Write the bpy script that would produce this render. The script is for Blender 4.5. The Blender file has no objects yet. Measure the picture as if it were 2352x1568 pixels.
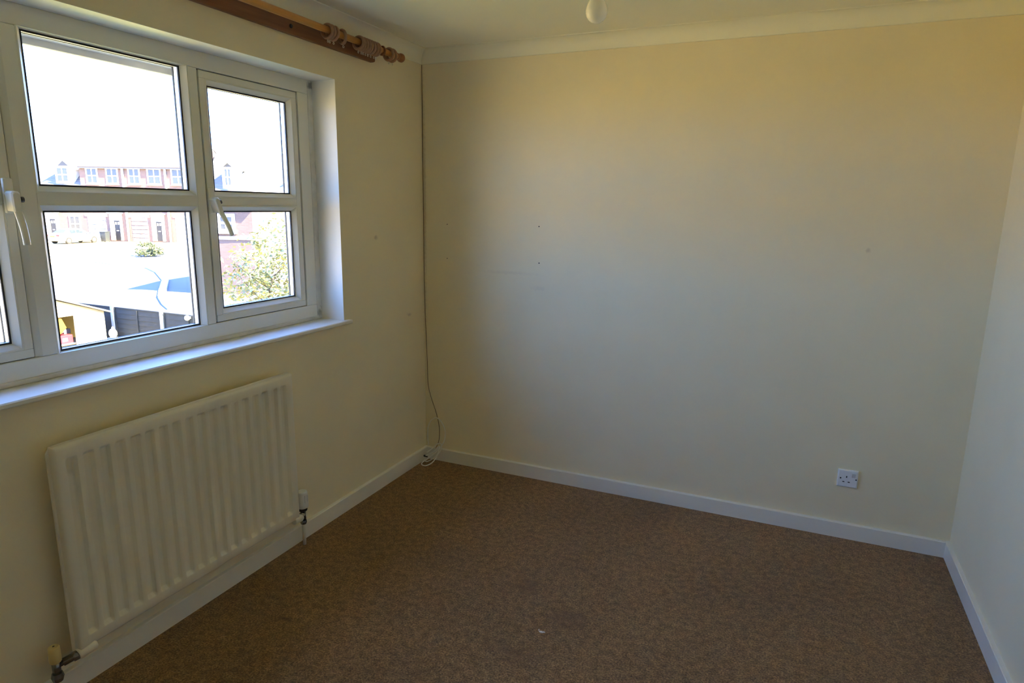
import bpy, bmesh, math, random
from mathutils import Vector, Matrix

random.seed(7)
SC = bpy.context.scene
COL = SC.collection

# ---------------------------------------------------------------- camera
cam = bpy.data.objects.new('camera', bpy.data.cameras.new('camera'))
COL.objects.link(cam)
YAW, PITCH, ROLL = -0.4119, -0.2058, 0.0153
F_ = Vector((math.sin(YAW) * math.cos(PITCH), math.cos(YAW) * math.cos(PITCH), math.sin(PITCH)))
R0 = Vector((math.cos(YAW), -math.sin(YAW), 0))
U0 = R0.cross(F_)
R_ = math.cos(ROLL) * R0 + math.sin(ROLL) * U0
U_ = -math.sin(ROLL) * R0 + math.cos(ROLL) * U0
M = Matrix((R_, U_, -F_)).transposed().to_4x4()
M.translation = (1.9801, -3.2372, 1.52)
cam.matrix_world = M
cam.data.sensor_width = 36
cam.data.lens = 1483.3537 / 2352 * 36
cam.data.clip_start = 0.02
cam.data.clip_end = 500
SC.camera = cam

# ---------------------------------------------------------------- world, sun, exposure
SC.view_settings.view_transform = 'Standard'
SC.view_settings.look = 'None'
SC.view_settings.gamma = 1
SC.view_settings.use_curve_mapping = False
SC.view_settings.exposure = 0.70
SC.cycles.use_denoising = True
SC.cycles.max_bounces = 14
SC.cycles.diffuse_bounces = 10
SC.cycles.glossy_bounces = 4
SC.cycles.transparent_max_bounces = 24
SC.cycles.caustics_reflective = False
SC.cycles.caustics_refractive = False

SKY_STRENGTH = 6.0
SUN_STRENGTH = 46.0
W_ = bpy.data.worlds.new('sky')
SC.world = W_
W_.use_nodes = True
nt = W_.node_tree
nt.nodes.clear()
out = nt.nodes.new('ShaderNodeOutputWorld')
bg = nt.nodes.new('ShaderNodeBackground')
tc = nt.nodes.new('ShaderNodeTexCoord')
sx = nt.nodes.new('ShaderNodeSeparateXYZ')
rp = nt.nodes.new('ShaderNodeValToRGB')
rp.color_ramp.elements[0].position = 0.0
rp.color_ramp.elements[0].color = (0.61, 0.955, 1.76, 1)
rp.color_ramp.elements[1].position = 1.0
rp.color_ramp.elements[1].color = (0.22, 0.46, 1.45, 1)
el = rp.color_ramp.elements.new(0.35)
el.color = (0.43, 0.78, 1.75, 1)
nt.links.new(tc.outputs['Generated'], sx.inputs[0])
nt.links.new(sx.outputs['Z'], rp.inputs[0])
nt.links.new(rp.outputs[0], bg.inputs[0])
bg.inputs[1].default_value = SKY_STRENGTH
nt.links.new(bg.outputs[0], out.inputs[0])

sun = bpy.data.objects.new('sun', bpy.data.lights.new('sun', 'SUN'))
COL.objects.link(sun)
sun.data.energy = SUN_STRENGTH
sun.data.angle = 0.009
sun.data.color = (1.0, 0.87, 0.55)
SUN_EL = math.radians(45)
sd = Vector((1.0 * math.cos(SUN_EL), 0.10 * math.cos(SUN_EL), math.sin(SUN_EL)))
sun.location = (12, 3, 14)
sun.rotation_euler = sd.to_track_quat('Z', 'Y').to_euler()


# ---------------------------------------------------------------- materials
def mat(name, col, rough=0.5, metal=0.0, noise=0.0, nscale=20, bump=0.0, bscale=200, spec=0.5):
    m = bpy.data.materials.new(name)
    m.use_nodes = True
    t = m.node_tree
    b = t.nodes['Principled BSDF']
    b.inputs['Base Color'].default_value = (*col, 1)
    b.inputs['Roughness'].default_value = rough
    b.inputs['Metallic'].default_value = metal
    b.inputs['Specular IOR Level'].default_value = spec
    if noise or bump:
        c = t.nodes.new('ShaderNodeTexCoord')
    if noise:
        n = t.nodes.new('ShaderNodeTexNoise')
        n.inputs['Scale'].default_value = nscale
        n.inputs['Detail'].default_value = 5
        t.links.new(c.outputs['Object'], n.inputs['Vector'])
        r = t.nodes.new('ShaderNodeValToRGB')
        r.color_ramp.elements[0].position = 0.3
        r.color_ramp.elements[1].position = 0.7
        r.color_ramp.elements[0].color = (*[x * (1 - noise) for x in col], 1)
        r.color_ramp.elements[1].color = (*[min(1, x * (1 + noise * 0.6)) for x in col], 1)
        t.links.new(n.outputs['Fac'], r.inputs[0])
        t.links.new(r.outputs[0], b.inputs['Base Color'])
    if bump:
        n2 = t.nodes.new('ShaderNodeTexNoise')
        n2.inputs['Scale'].default_value = bscale
        n2.inputs['Detail'].default_value = 3
        t.links.new(c.outputs['Object'], n2.inputs['Vector'])
        bp = t.nodes.new('ShaderNodeBump')
        bp.inputs['Strength'].default_value = bump
        bp.inputs['Distance'].default_value = 0.002
        t.links.new(n2.outputs['Fac'], bp.inputs['Height'])
        t.links.new(bp.outputs[0], b.inputs['Normal'])
    return m


def add_marks(m, marks):
    """Small worn patches and darker strips: (centre, radii, colour, strength), in object coordinates."""
    t = m.node_tree
    b = t.nodes['Principled BSDF']
    src = b.inputs['Base Color'].links[0].from_socket
    c = t.nodes.new('ShaderNodeTexCoord')
    nz = t.nodes.new('ShaderNodeTexNoise')
    nz.inputs['Scale'].default_value = 60
    t.links.new(c.outputs['Object'], nz.inputs['Vector'])
    for ctr, rad, col, s in marks:
        sub = t.nodes.new('ShaderNodeVectorMath'); sub.operation = 'SUBTRACT'
        sub.inputs[1].default_value = ctr
        t.links.new(c.outputs['Object'], sub.inputs[0])
        dv = t.nodes.new('ShaderNodeVectorMath'); dv.operation = 'DIVIDE'
        dv.inputs[1].default_value = rad
        t.links.new(sub.outputs[0], dv.inputs[0])
        ln = t.nodes.new('ShaderNodeVectorMath'); ln.operation = 'LENGTH'
        t.links.new(dv.outputs[0], ln.inputs[0])
        ad = t.nodes.new('ShaderNodeMath'); ad.operation = 'MULTIPLY_ADD'
        ad.inputs[1].default_value = 1.6
        ad.inputs[2].default_value = -0.8
        t.links.new(nz.outputs['Fac'], ad.inputs[0])
        a2 = t.nodes.new('ShaderNodeMath'); a2.operation = 'ADD'
        t.links.new(ln.outputs['Value'], a2.inputs[0])
        t.links.new(ad.outputs[0], a2.inputs[1])
        mr = t.nodes.new('ShaderNodeMapRange')
        mr.inputs['From Min'].default_value = 1.0
        mr.inputs['From Max'].default_value = 0.3
        mr.inputs['To Max'].default_value = s
        t.links.new(a2.outputs[0], mr.inputs['Value'])
        mx = t.nodes.new('ShaderNodeMix'); mx.data_type = 'RGBA'
        t.links.new(mr.outputs[0], mx.inputs['Factor'])
        t.links.new(src, mx.inputs['A'])
        mx.inputs['B'].default_value = (*col, 1)
        src = mx.outputs['Result']
    t.links.new(src, b.inputs['Base Color'])


WALL = (0.85, 0.77, 0.555)
M_wall = mat('cream_wall_paint', WALL, 0.65, noise=0.03, nscale=3, bump=0.12, bscale=260)
M_wall_back = mat('cream_wall_paint_marked', WALL, 0.65, noise=0.03, nscale=3, bump=0.12, bscale=260)
add_marks(M_wall_back, [((2.261, 0, 1.355), (0.012, 0.05, 0.014), (0.60, 0.52, 0.38), 0.6),
                        ((0.54, 0, 1.165), (0.20, 0.05, 0.012), (0.70, 0.62, 0.46), 0.35),
                        ((0.72, 0, 1.09), (0.05, 0.05, 0.016), (0.70, 0.62, 0.46), 0.35),
                        ((0.012, 0, 1.55), (0.010, 0.05, 0.75), (0.45, 0.37, 0.25), 0.4)])  # last entry: tall darker strip along the room corner
M_wall_left = mat('cream_wall_paint_scuffed', WALL, 0.65, noise=0.03, nscale=3, bump=0.12, bscale=260)
add_marks(M_wall_left, [((0, -0.463, 1.354), (0.05, 0.020, 0.014), (0.50, 0.44, 0.34), 0.7),
                        ((0, -0.164, 0.914), (0.05, 0.026, 0.012), (0.56, 0.48, 0.38), 0.7),
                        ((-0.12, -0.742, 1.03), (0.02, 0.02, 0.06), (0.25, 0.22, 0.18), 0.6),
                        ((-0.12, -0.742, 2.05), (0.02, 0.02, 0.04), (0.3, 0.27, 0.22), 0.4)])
M_ceil = mat('white_ceiling_paint', (0.88, 0.87, 0.72), 0.75, bump=0.1, bscale=180)
M_cove = mat('white_coving_paint', (0.88, 0.87, 0.72), 0.6)
M_gloss = mat('white_gloss_paint', (0.83, 0.815, 0.745), 0.28, bump=0.05, bscale=40)
M_upvc = mat('white_window_plastic', (0.78, 0.775, 0.69), 0.30)
M_upvc_d = mat('grimy_window_plastic', (0.70, 0.69, 0.64), 0.4, noise=0.10, nscale=25)
M_gasket = mat('black_rubber_gasket', (0.018, 0.018, 0.022), 0.5)
M_spacer = mat('silver_spacer_bar', (0.75, 0.75, 0.74), 0.35, metal=0.6)
M_rad = mat('ivory_radiator_enamel', (0.80, 0.76, 0.64), 0.35)
M_chrome = mat('tarnished_chrome', (0.26, 0.25, 0.24), 0.22, metal=0.9)
M_vwhite = mat('white_valve_plastic', (0.78, 0.77, 0.75), 0.4)
M_vdark = mat('black_valve_collar', (0.03, 0.03, 0.03), 0.5)
M_yellowed = mat('yellowed_valve_cap', (0.72, 0.56, 0.24), 0.45)
M_pipe = mat('painted_pipe', (0.76, 0.71, 0.58), 0.4)
M_socket = mat('white_socket_plastic', (0.82, 0.84, 0.87), 0.3)
M_switch = mat('grey_white_rocker', (0.66, 0.67, 0.70), 0.35)
M_black = mat('dark_recess', (0.012, 0.012, 0.014), 0.6)
M_cable_b = mat('brown_cable_sheath', (0.20, 0.14, 0.08), 0.5)
M_cable_w = mat('white_cable_sheath', (0.86, 0.85, 0.80), 0.35)
M_lint = mat('white_lint', (0.8, 0.78, 0.74), 0.9)
M_steel = mat('steel_eyelet', (0.72, 0.68, 0.58), 0.3, metal=0.7)
M_key = mat('dark_key_barrel', (0.05, 0.05, 0.06), 0.35, metal=0.5)


def wood(name, c0, c1, axis_scale, rough=0.4):
    m = bpy.data.materials.new(name)
    m.use_nodes = True
    t = m.node_tree
    b = t.nodes['Principled BSDF']
    c = t.nodes.new('ShaderNodeTexCoord')
    mp = t.nodes.new('ShaderNodeMapping')
    mp.inputs['Scale'].default_value = axis_scale
    n = t.nodes.new('ShaderNodeTexNoise')
    n.inputs['Scale'].default_value = 3
    n.inputs['Detail'].default_value = 8
    n.inputs['Distortion'].default_value = 0.6
    r = t.nodes.new('ShaderNodeValToRGB')
    r.color_ramp.elements[0].position = 0.3
    r.color_ramp.elements[1].position = 0.7
    r.color_ramp.elements[0].color = (*c0, 1)
    r.color_ramp.elements[1].color = (*c1, 1)
    t.links.new(c.outputs['Object'], mp.inputs[0])
    t.links.new(mp.outputs[0], n.inputs['Vector'])
    t.links.new(n.outputs['Fac'], r.inputs[0])
    t.links.new(r.outputs[0], b.inputs['Base Color'])
    b.inputs['Roughness'].default_value = rough
    return m


M_pole = wood('orange_varnished_pine', (0.60, 0.27, 0.06), (0.74, 0.36, 0.095), (30, 1.5, 30), 0.35)
M_board = wood('dark_stained_board', (0.19, 0.080, 0.036), (0.28, 0.125, 0.06), (20, 1, 20), 0.45)
M_ring = wood('brown_stained_ring', (0.31, 0.165, 0.09), (0.43, 0.25, 0.145), (20, 20, 20), 0.4)
M_finial = wood('reddish_finial_wood', (0.26, 0.10, 0.035), (0.36, 0.15, 0.055), (20, 5, 20), 0.35)


def carpet_mat():
    m = bpy.data.materials.new('brown_cut_pile_carpet')
    m.use_nodes = True
    t = m.node_tree
    b = t.nodes['Principled BSDF']
    b.inputs['Roughness'].default_value = 0.95
    b.inputs['Specular IOR Level'].default_value = 0.1
    try:
        b.inputs['Sheen Weight'].default_value = 0.15
        b.inputs['Sheen Roughness'].default_value = 0.6
    except Exception:
        pass
    c = t.nodes.new('ShaderNodeTexCoord')

    def noise(s, d, dist=0):
        n = t.nodes.new('ShaderNodeTexNoise')
        n.inputs['Scale'].default_value = s
        n.inputs['Detail'].default_value = d
        n.inputs['Distortion'].default_value = dist
        t.links.new(c.outputs['Object'], n.inputs['Vector'])
        return n
    fine = noise(170, 4, 0.4)
    mid = noise(38, 4)
    big = noise(1.7, 4)
    r = t.nodes.new('ShaderNodeValToRGB')
    e = r.color_ramp.elements
    e[0].position, e[0].color = 0.34, (0.120, 0.064, 0.022, 1)
    e[1].position, e[1].color = 0.68, (0.40, 0.240, 0.092, 1)
    k = e.new(0.5); k.color = (0.235, 0.134, 0.050, 1)
    t.links.new(fine.outputs['Fac'], r.inputs[0])

    def mulmix(src, fac_node, lo, hi):
        mr = t.nodes.new('ShaderNodeMapRange')
        mr.inputs['From Min'].default_value = 0.35
        mr.inputs['From Max'].default_value = 0.65
        mr.inputs['To Min'].default_value = lo
        mr.inputs['To Max'].default_value = hi
        t.links.new(fac_node.outputs['Fac'], mr.inputs['Value'])
        v = t.nodes.new('ShaderNodeVectorMath'); v.operation = 'SCALE'
        t.links.new(src, v.inputs[0])
        t.links.new(mr.outputs[0], v.inputs['Scale'])
        return v.outputs[0]
    s = mulmix(r.outputs[0], mid, 0.72, 1.24)
    s = mulmix(s, big, 0.88, 1.1)
    t.links.new(s, b.inputs['Base Color'])
    bp = t.nodes.new('ShaderNodeBump')
    bp.inputs['Strength'].default_value = 0.7
    bp.inputs['Distance'].default_value = 0.006
    t.links.new(fine.outputs['Fac'], bp.inputs['Height'])
    t.links.new(bp.outputs[0], b.inputs['Normal'])
    add_marks(m, [((1.10, -1.02, 0), (0.09, 0.07, 0.1), (0.12, 0.06, 0.025), 0.45),
                  ((1.32, -1.16, 0), (0.10, 0.09, 0.1), (0.13, 0.066, 0.028), 0.45),
                  ((1.22, -1.42, 0), (0.12, 0.07, 0.1), (0.13, 0.066, 0.028), 0.4),
                  ((0.36, -1.60, 0), (0.05, 0.012, 0.1), (0.06, 0.036, 0.022), 0.7)])
    return m


M_carpet = carpet_mat()


def glass_mat():
    m = bpy.data.materials.new('clear_window_glass')
    m.use_nodes = True
    t = m.node_tree
    t.nodes.clear()
    o = t.nodes.new('ShaderNodeOutputMaterial')
    mx = t.nodes.new('ShaderNodeMixShader')
    tr = t.nodes.new('ShaderNodeBsdfTransparent')
    tr.inputs[0].default_value = (0.975, 0.985, 0.98, 1)
    gl = t.nodes.new('ShaderNodeBsdfGlossy')
    gl.inputs['Roughness'].default_value = 0.0
    # Schlick reflectance of a thin sheet, the same from both sides
    lw = t.nodes.new('ShaderNodeLayerWeight')
    lw.inputs['Blend'].default_value = 0.5
    pw = t.nodes.new('ShaderNodeMath'); pw.operation = 'POWER'
    pw.inputs[1].default_value = 5.0
    fr = t.nodes.new('ShaderNodeMath'); fr.operation = 'MULTIPLY_ADD'
    fr.inputs[1].default_value = 0.80
    fr.inputs[2].default_value = 0.02
    t.links.new(lw.outputs['Facing'], pw.inputs[0])
    t.links.new(pw.outputs[0], fr.inputs[0])
    t.links.new(fr.outputs[0], mx.inputs[0])
    t.links.new(tr.outputs[0], mx.inputs[1])
    t.links.new(gl.outputs[0], mx.inputs[2])
    t.links.new(mx.outputs[0], o.inputs[0])
    return m


M_glass = glass_mat()


def bulb_mat():
    m = bpy.data.materials.new('pearl_bulb_glass')
    m.use_nodes = True
    t = m.node_tree
    b = t.nodes['Principled BSDF']
    b.inputs['Base Color'].default_value = (0.95, 0.94, 0.90, 1)
    b.inputs['Roughness'].default_value = 0.12
    o = [n for n in t.nodes if n.type == 'OUTPUT_MATERIAL'][0]
    mx = t.nodes.new('ShaderNodeMixShader')
    mx.inputs[0].default_value = 0.62
    tr = t.nodes.new('ShaderNodeBsdfTransparent')
    t.links.new(tr.outputs[0], mx.inputs[1])
    t.links.new(b.outputs[0], mx.inputs[2])
    t.links.new(mx.outputs[0], o.inputs[0])
    return m


M_bulb = bulb_mat()


# ---------------------------------------------------------------- mesh helpers
class MB:
    def __init__(self):
        self.v, self.f, self.sm = [], [], []

    def add(self, vs, fs, smooth=False):
        o = len(self.v)
        self.v += [tuple(p) for p in vs]
        self.f += [tuple(i + o for i in f) for f in fs]
        self.sm += [smooth] * len(fs)
        return self

    def box(self, x0, x1, y0, y1, z0, z1):
        vs = [(x, y, z) for x in (x0, x1) for y in (y0, y1) for z in (z0, z1)]
        return self.add(vs, [(0, 1, 3, 2), (4, 6, 7, 5), (0, 4, 5, 1), (2, 3, 7, 6), (0, 2, 6, 4), (1, 5, 7, 3)])

    def prism(self, poly, d, smooth=False):
        """poly: list of 3-D points, extruded by vector d"""
        n = len(poly)
        d = Vector(d)
        vs = [Vector(p) for p in poly] + [Vector(p) + d for p in poly]
        fs = [tuple(range(n))[::-1], tuple(range(n, 2 * n))] + [(i, (i + 1) % n, n + (i + 1) % n, n + i) for i in range(n)]
        return self.add(vs, fs, smooth)

    def loft(self, rings, closed=True, caps=True, smooth=True):
        n = len(rings[0])
        vs = [p for r in rings for p in r]
        fs = []
        for k in range(len(rings) - 1):
            for i in range(n if closed else n - 1):
                j = (i + 1) % n
                fs.append((k * n + i, k * n + j, (k + 1) * n + j, (k + 1) * n + i))
        self.add(vs, fs, smooth)
        if caps and closed:
            o = len(self.v) - len(vs)
            self.f.append(tuple(range(o, o + n))[::-1]); self.sm.append(False)
            self.f.append(tuple(range(o + (len(rings) - 1) * n, o + len(rings) * n))); self.sm.append(False)
        return self

    def cyl(self, a, b, r0, r1=None, n=20, smooth=True):
        r1 = r0 if r1 is None else r1
        return self.lathe(a, b, [(0, r0), (1, r1)], n, smooth)

    def lathe(self, a, b, prof, n=20, smooth=True):
        """prof: (fraction along a->b, radius)"""
        a, b = Vector(a), Vector(b)
        d = (b - a)
        q = d.normalized().to_track_quat('Z', 'Y')
        rings = []
        for t, r in prof:
            rings.append([a + d * t + q @ Vector((r * math.cos(2 * math.pi * i / n), r * math.sin(2 * math.pi * i / n), 0)) for i in range(n)])
        return self.loft(rings, True, True, smooth)

    def tube(self, pts, r, n=8, sub=4):
        P = [Vector(p) for p in pts]
        if sub > 1 and len(P) > 2:
            Q = []
            for i in range(len(P) - 1):
                p0, p1, p2, p3 = P[max(i - 1, 0)], P[i], P[i + 1], P[min(i + 2, len(P) - 1)]
                for k in range(sub):
                    t = k / sub
                    Q.append(0.5 * ((2 * p1) + (-p0 + p2) * t + (2 * p0 - 5 * p1 + 4 * p2 - p3) * t * t + (-p0 + 3 * p1 - 3 * p2 + p3) * t ** 3))
            Q.append(P[-1])
            P = Q
        rings = []
        ref = Vector((0.31, 0.87, 0.38))
        for i, p in enumerate(P):
            d = (P[min(i + 1, len(P) - 1)] - P[max(i - 1, 0)]).normalized()
            u = (ref - d * ref.dot(d)).normalized()
            w = d.cross(u)
            ref = u
            rr = r if not isinstance(r, (list, tuple)) else r[0] + (r[1] - r[0]) * i / (len(P) - 1)
            rings.append([p + u * rr * math.cos(2 * math.pi * k / n) + w * rr * math.sin(2 * math.pi * k / n) for k in range(n)])
        return self.loft(rings)

    def torus(self, c, axis, R, r, n=28, m=10, tilt=None):
        q = Vector(axis).normalized().to_track_quat('Z', 'Y')
        rings = []
        c = Vector(c)
        for i in range(n):
            a = 2 * math.pi * i / n
            rings.append([c + q @ Vector(((R + r * math.cos(2 * math.pi * k / m)) * math.cos(a), (R + r * math.cos(2 * math.pi * k / m)) * math.sin(a), r * math.sin(2 * math.pi * k / m))) for k in range(m)])
        vs = [p for rg in rings for p in rg]
        fs = [(i * m + k, ((i + 1) % n) * m + k, ((i + 1) % n) * m + (k + 1) % m, i * m + (k + 1) % m) for i in range(n) for k in range(m)]
        return self.add(vs, fs, True)

    def sphere(self, c, r, n=16, m=10, sc=(1, 1, 1)):
        c = Vector(c)
        rings = []
        for i in range(1, m):
            a = math.pi * i / m
            rings.append([c + Vector((r * sc[0] * math.sin(a) * math.cos(2 * math.pi * k / n), r * sc[1] * math.sin(a) * math.sin(2 * math.pi * k / n), -r * sc[2] * math.cos(a))) for k in range(n)])
        return self.loft(rings)

    def build(self, name, material, parent=None, bevel=0.0, segs=2, origin=None, **props):
        me = bpy.data.meshes.new(name)
        o = Vector(origin) if origin is not None else Vector((0, 0, 0))
        me.from_pydata([Vector(p) - o for p in self.v], [], self.f)
        me.update()
        bm = bmesh.new()
        bm.from_mesh(me)
        bmesh.ops.recalc_face_normals(bm, faces=bm.faces)
        bm.to_mesh(me)
        bm.free()
        for p, s in zip(me.polygons, self.sm):
            p.use_smooth = s
        me.materials.append(material)
        ob = bpy.data.objects.new(name, me)
        COL.objects.link(ob)
        if parent is not None:
            ob.parent = parent
        if bevel:
            b = ob.modifiers.new('bevel', 'BEVEL')
            b.width = bevel
            b.segments = segs
            b.limit_method = 'ANGLE'
            b.angle_limit = math.radians(40)
        for k, v in props.items():
            ob[k] = v
        return ob


def thing(name, label, cat, loc=(0, 0, 0), rotz=0.0, group=None):
    o = bpy.data.objects.new(name, None)
    COL.objects.link(o)
    o.location = loc
    o.rotation_euler = (0, 0, rotz)
    o.empty_display_size = 0.1
    o['label'] = label
    o['category'] = cat
    if group:
        o['group'] = group
    return o


def tag(o, label, cat, group=None):
    o['label'] = label
    o['category'] = cat
    if group:
        o['group'] = group
    return o


def struct(name, mb, material, **kw):
    return mb.build(name, material, None, kind='structure', **kw)


# ================================================================ ROOM SHELL
RW, RL = 2.73, 3.75          # width (x), length (towards -y)
HC, CEIL = 2.27, 2.337       # coving underside, ceiling
SK, ST = 0.076, 0.018        # skirting height, thickness
WY0, WY1, WZ0, WZ1 = -2.68, -0.74, 0.951, 2.069   # window opening
WT = 0.235                    # outer wall thickness

struct('floor', MB().box(-0.02, RW + 0.02, -RL - 0.02, 0.02, -0.2, 0), M_carpet)
struct('ceiling', MB().box(-0.235, RW + 0.1, -RL - 0.1, 0.1, CEIL, CEIL + 0.2), M_ceil)
wl = MB()
wl.box(-WT, 0, -RL - 0.1, WY0, -0.2, CEIL + 0.1)
wl.box(-WT, 0, WY1, 0.1, -0.2, CEIL + 0.1)
wl.box(-WT, 0, WY0, WY1, -0.2, WZ0)
wl.box(-WT, 0, WY0, WY1, WZ1, CEIL + 0.1)
struct('wall_left', wl, M_wall_left)
struct('wall_back', MB().box(0, RW + 0.1, 0, 0.1, -0.2, CEIL + 0.1), M_wall_back)
struct('wall_right', MB().box(RW, RW + 0.1, -RL - 0.1, 0, -0.2, CEIL + 0.1), M_wall)
struct('wall_front', MB().box(0, RW, -RL - 0.1, -RL, -0.2, CEIL + 0.1), M_wall)

# skirting: bevelled top edge
sk = [(0, 0), (ST, 0), (ST, SK - 0.003), (ST - 0.003, SK - 0.0005), (0, SK)]
MBk = MB().prism([(d, 0, z) for d, z in sk], (0, -RL, 0))
struct('baseboard_left', MBk, M_gloss)
struct('baseboard_back', MB().prism([(ST, -d, z) for d, z in sk], (RW - 2 * ST, 0, 0)), M_gloss)
struct('baseboard_right', MB().prism([(RW - d, 0, z) for d, z in sk], (0, -RL, 0)), M_gloss)
struct('baseboard_front', MB().prism([(ST, -RL + d, z) for d, z in sk], (RW - 2 * ST, 0, 0)), M_gloss)

# coving: concave quarter profile, mitred in the corners
cp = []
dc = CEIL - HC
cp.append((0.0, HC)); cp.append((0.004, HC))
for i in range(0, 9):
    a = math.radians(90 * i / 8)
    cp.append((0.004 + (dc - 0.008) * (1 - math.cos(a)), HC + 0.004 + (dc - 0.008) * math.sin(a)))
cp.append((dc, CEIL - 0.004)); cp.append((dc, CEIL))


def cove(f0, f1):
    mb = MB()
    n = len(cp)
    vs = [f0(d, z) for d, z in cp] + [f1(d, z) for d, z in cp]
    mb.add(vs, [(i, i + 1, n + i + 1, n + i) for i in range(n - 1)], True)
    o = len(mb.v)
    return mb


struct('trim_1', cove(lambda d, z: (d, -d, z), lambda d, z: (d, -RL + d, z)), M_cove)
struct('trim_2', cove(lambda d, z: (d, -d, z), lambda d, z: (RW - d, -d, z)), M_cove)
struct('trim_3', cove(lambda d, z: (RW - d, -d, z), lambda d, z: (RW - d, -RL + d, z)), M_cove)

# white painted reveal lining (jambs and head)
M_reveal = mat('white_reveal_paint', (0.88, 0.87, 0.81), 0.5, bump=0.08, bscale=200)
struct('trim_7', MB().box(-0.1325, -0.0003, WY1 - 0.0012, WY1 + 0.001, WZ0 + 0.001, WZ1 - 0.0002).box(-0.1325, -0.0003, WY0 - 0.001, WY0 + 0.0012, WZ0 + 0.001, WZ1 - 0.0002).box(-0.1325, -0.0003, WY0, WY1, WZ1 - 0.0012, WZ1 + 0.001), M_reveal)

# ================================================================ WINDOW
FX = -0.133                  # room-side face of the window frame
win = bpy.data.objects.new('window_1', None)
COL.objects.link(win)
win.location = (FX, -1.71, WZ0)
win['kind'] = 'structure'
WO = win.location


def wb(mb, name, m, parent=win, **kw):
    return mb.build(name, m, parent, origin=WO, **kw)


XB = FX - 0.07               # back of frame
# outer frame: four members
mb = MB()
fo = 0.060
ZF0, ZF1 = 0.969, WZ1
mb.box(XB, FX, WY0, WY1, ZF1 - 0.062, ZF1)
mb.box(XB, FX, WY0, WY1, WZ0, 1.043)
mb.box(XB, FX, WY1 - 0.098, WY1, 1.043, ZF1 - 0.062)
mb.box(XB, FX, WY0, WY0 + 0.098, 1.043, ZF1 - 0.062)
wb(mb, 'outer_frame', M_upvc, bevel=0.003)
# mullions with chamfered sash side
for name, y0, y1, side in (('mullion', -2.028, -1.990, -1), ('mullion', -1.411, -1.373, 1)):
    if side < 0:
        poly = [(XB, y0 - 0.022), (FX - 0.012, y0 - 0.022), (FX, y0 - 0.006), (FX, y1), (XB, y1)]
    else:
        poly = [(XB, y0), (FX, y0), (FX, y1), (FX - 0.012, y1 + 0.010), (XB, y1 + 0.010)]
    wb(MB().prism([(x, y, 1.0433) for x, y in poly], (0, 0, 2.0067 - 1.0433)), name, M_upvc, bevel=0.002)
# fixed light transom and mitred beads
wb(MB().box(XB, FX - 0.001, -1.990, -1.411, 1.505, 1.541), 'transom', M_upvc, bevel=0.002)
add_marks(M_upvc_d, [((0, 0.955, 1.095), (0.05, 0.03, 0.022), (0.10, 0.09, 0.07), 0.75), ((0, 0.955, 0.050), (0.05, 0.022, 0.03), (0.10, 0.09, 0.07), 0.6)])
wb(MB().box(FX - 0.02, FX + 0.004, WY1 - 0.034, WY1 - 0.0005, 0.969, WZ1 - 0.0005), 'cover_strip', M_upvc_d, bevel=0.004)
wb(MB().box(FX - 0.02, FX + 0.006, WY0 + 0.001, WY1 - 0.035, 0.9692, 0.986), 'cill_strip', M_upvc_d, bevel=0.004)


def bead_ring(y0, y1, z0, z1, w, x0, x1):
    """sloped glazing bead round an aperture: outer edge at x0 (room side), inner edge set back at x1; one mesh per bar"""
    bars = []
    o = [(y0, z0), (y1, z0), (y1, z1), (y0, z1)]
    i = [(y0 + w, z0 + w), (y1 - w, z0 + w), (y1 - w, z1 - w), (y0 + w, z1 - w)]
    for k in range(4):
        j = (k + 1) % 4
        a0, a1, b0, b1 = o[k], o[j], i[k], i[j]
        fa = 0.22
        m0 = (a0[0] + (b0[0] - a0[0]) * fa, a0[1] + (b0[1] - a0[1]) * fa)
        m1 = (a1[0] + (b1[0] - a1[0]) * fa, a1[1] + (b1[1] - a1[1]) * fa)
        vs = [(x0, *a0), (x0, *a1), (x0 + 0.0008, *m1), (x0 + 0.0008, *m0), (x1, *b1), (x1, *b0), (x1 - 0.012, *b1), (x1 - 0.012, *b0), (x1 - 0.012, *a1), (x1 - 0.012, *a0)]
        mbb = MB().add(vs, [(0, 1, 2, 3), (3, 2, 4, 5), (5, 4, 6, 7), (7, 6, 8, 9), (9, 8, 1, 0), (0, 3, 5, 7, 9), (1, 8, 6, 4, 2)])
        bars.append(mbb)
    return bars


def frame4(y0, y1, z0, z1, w, x0, x1):
    mb = MB()
    mb.box(x0, x1, y0, y1, z0, z0 + w)
    mb.box(x0, x1, y0, y1, z1 - w, z1)
    mb.box(x0, x1, y0, y0 + w, z0 + w, z1 - w)
    mb.box(x0, x1, y1 - w, y1, z0 + w, z1 - w)
    return mb


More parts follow.
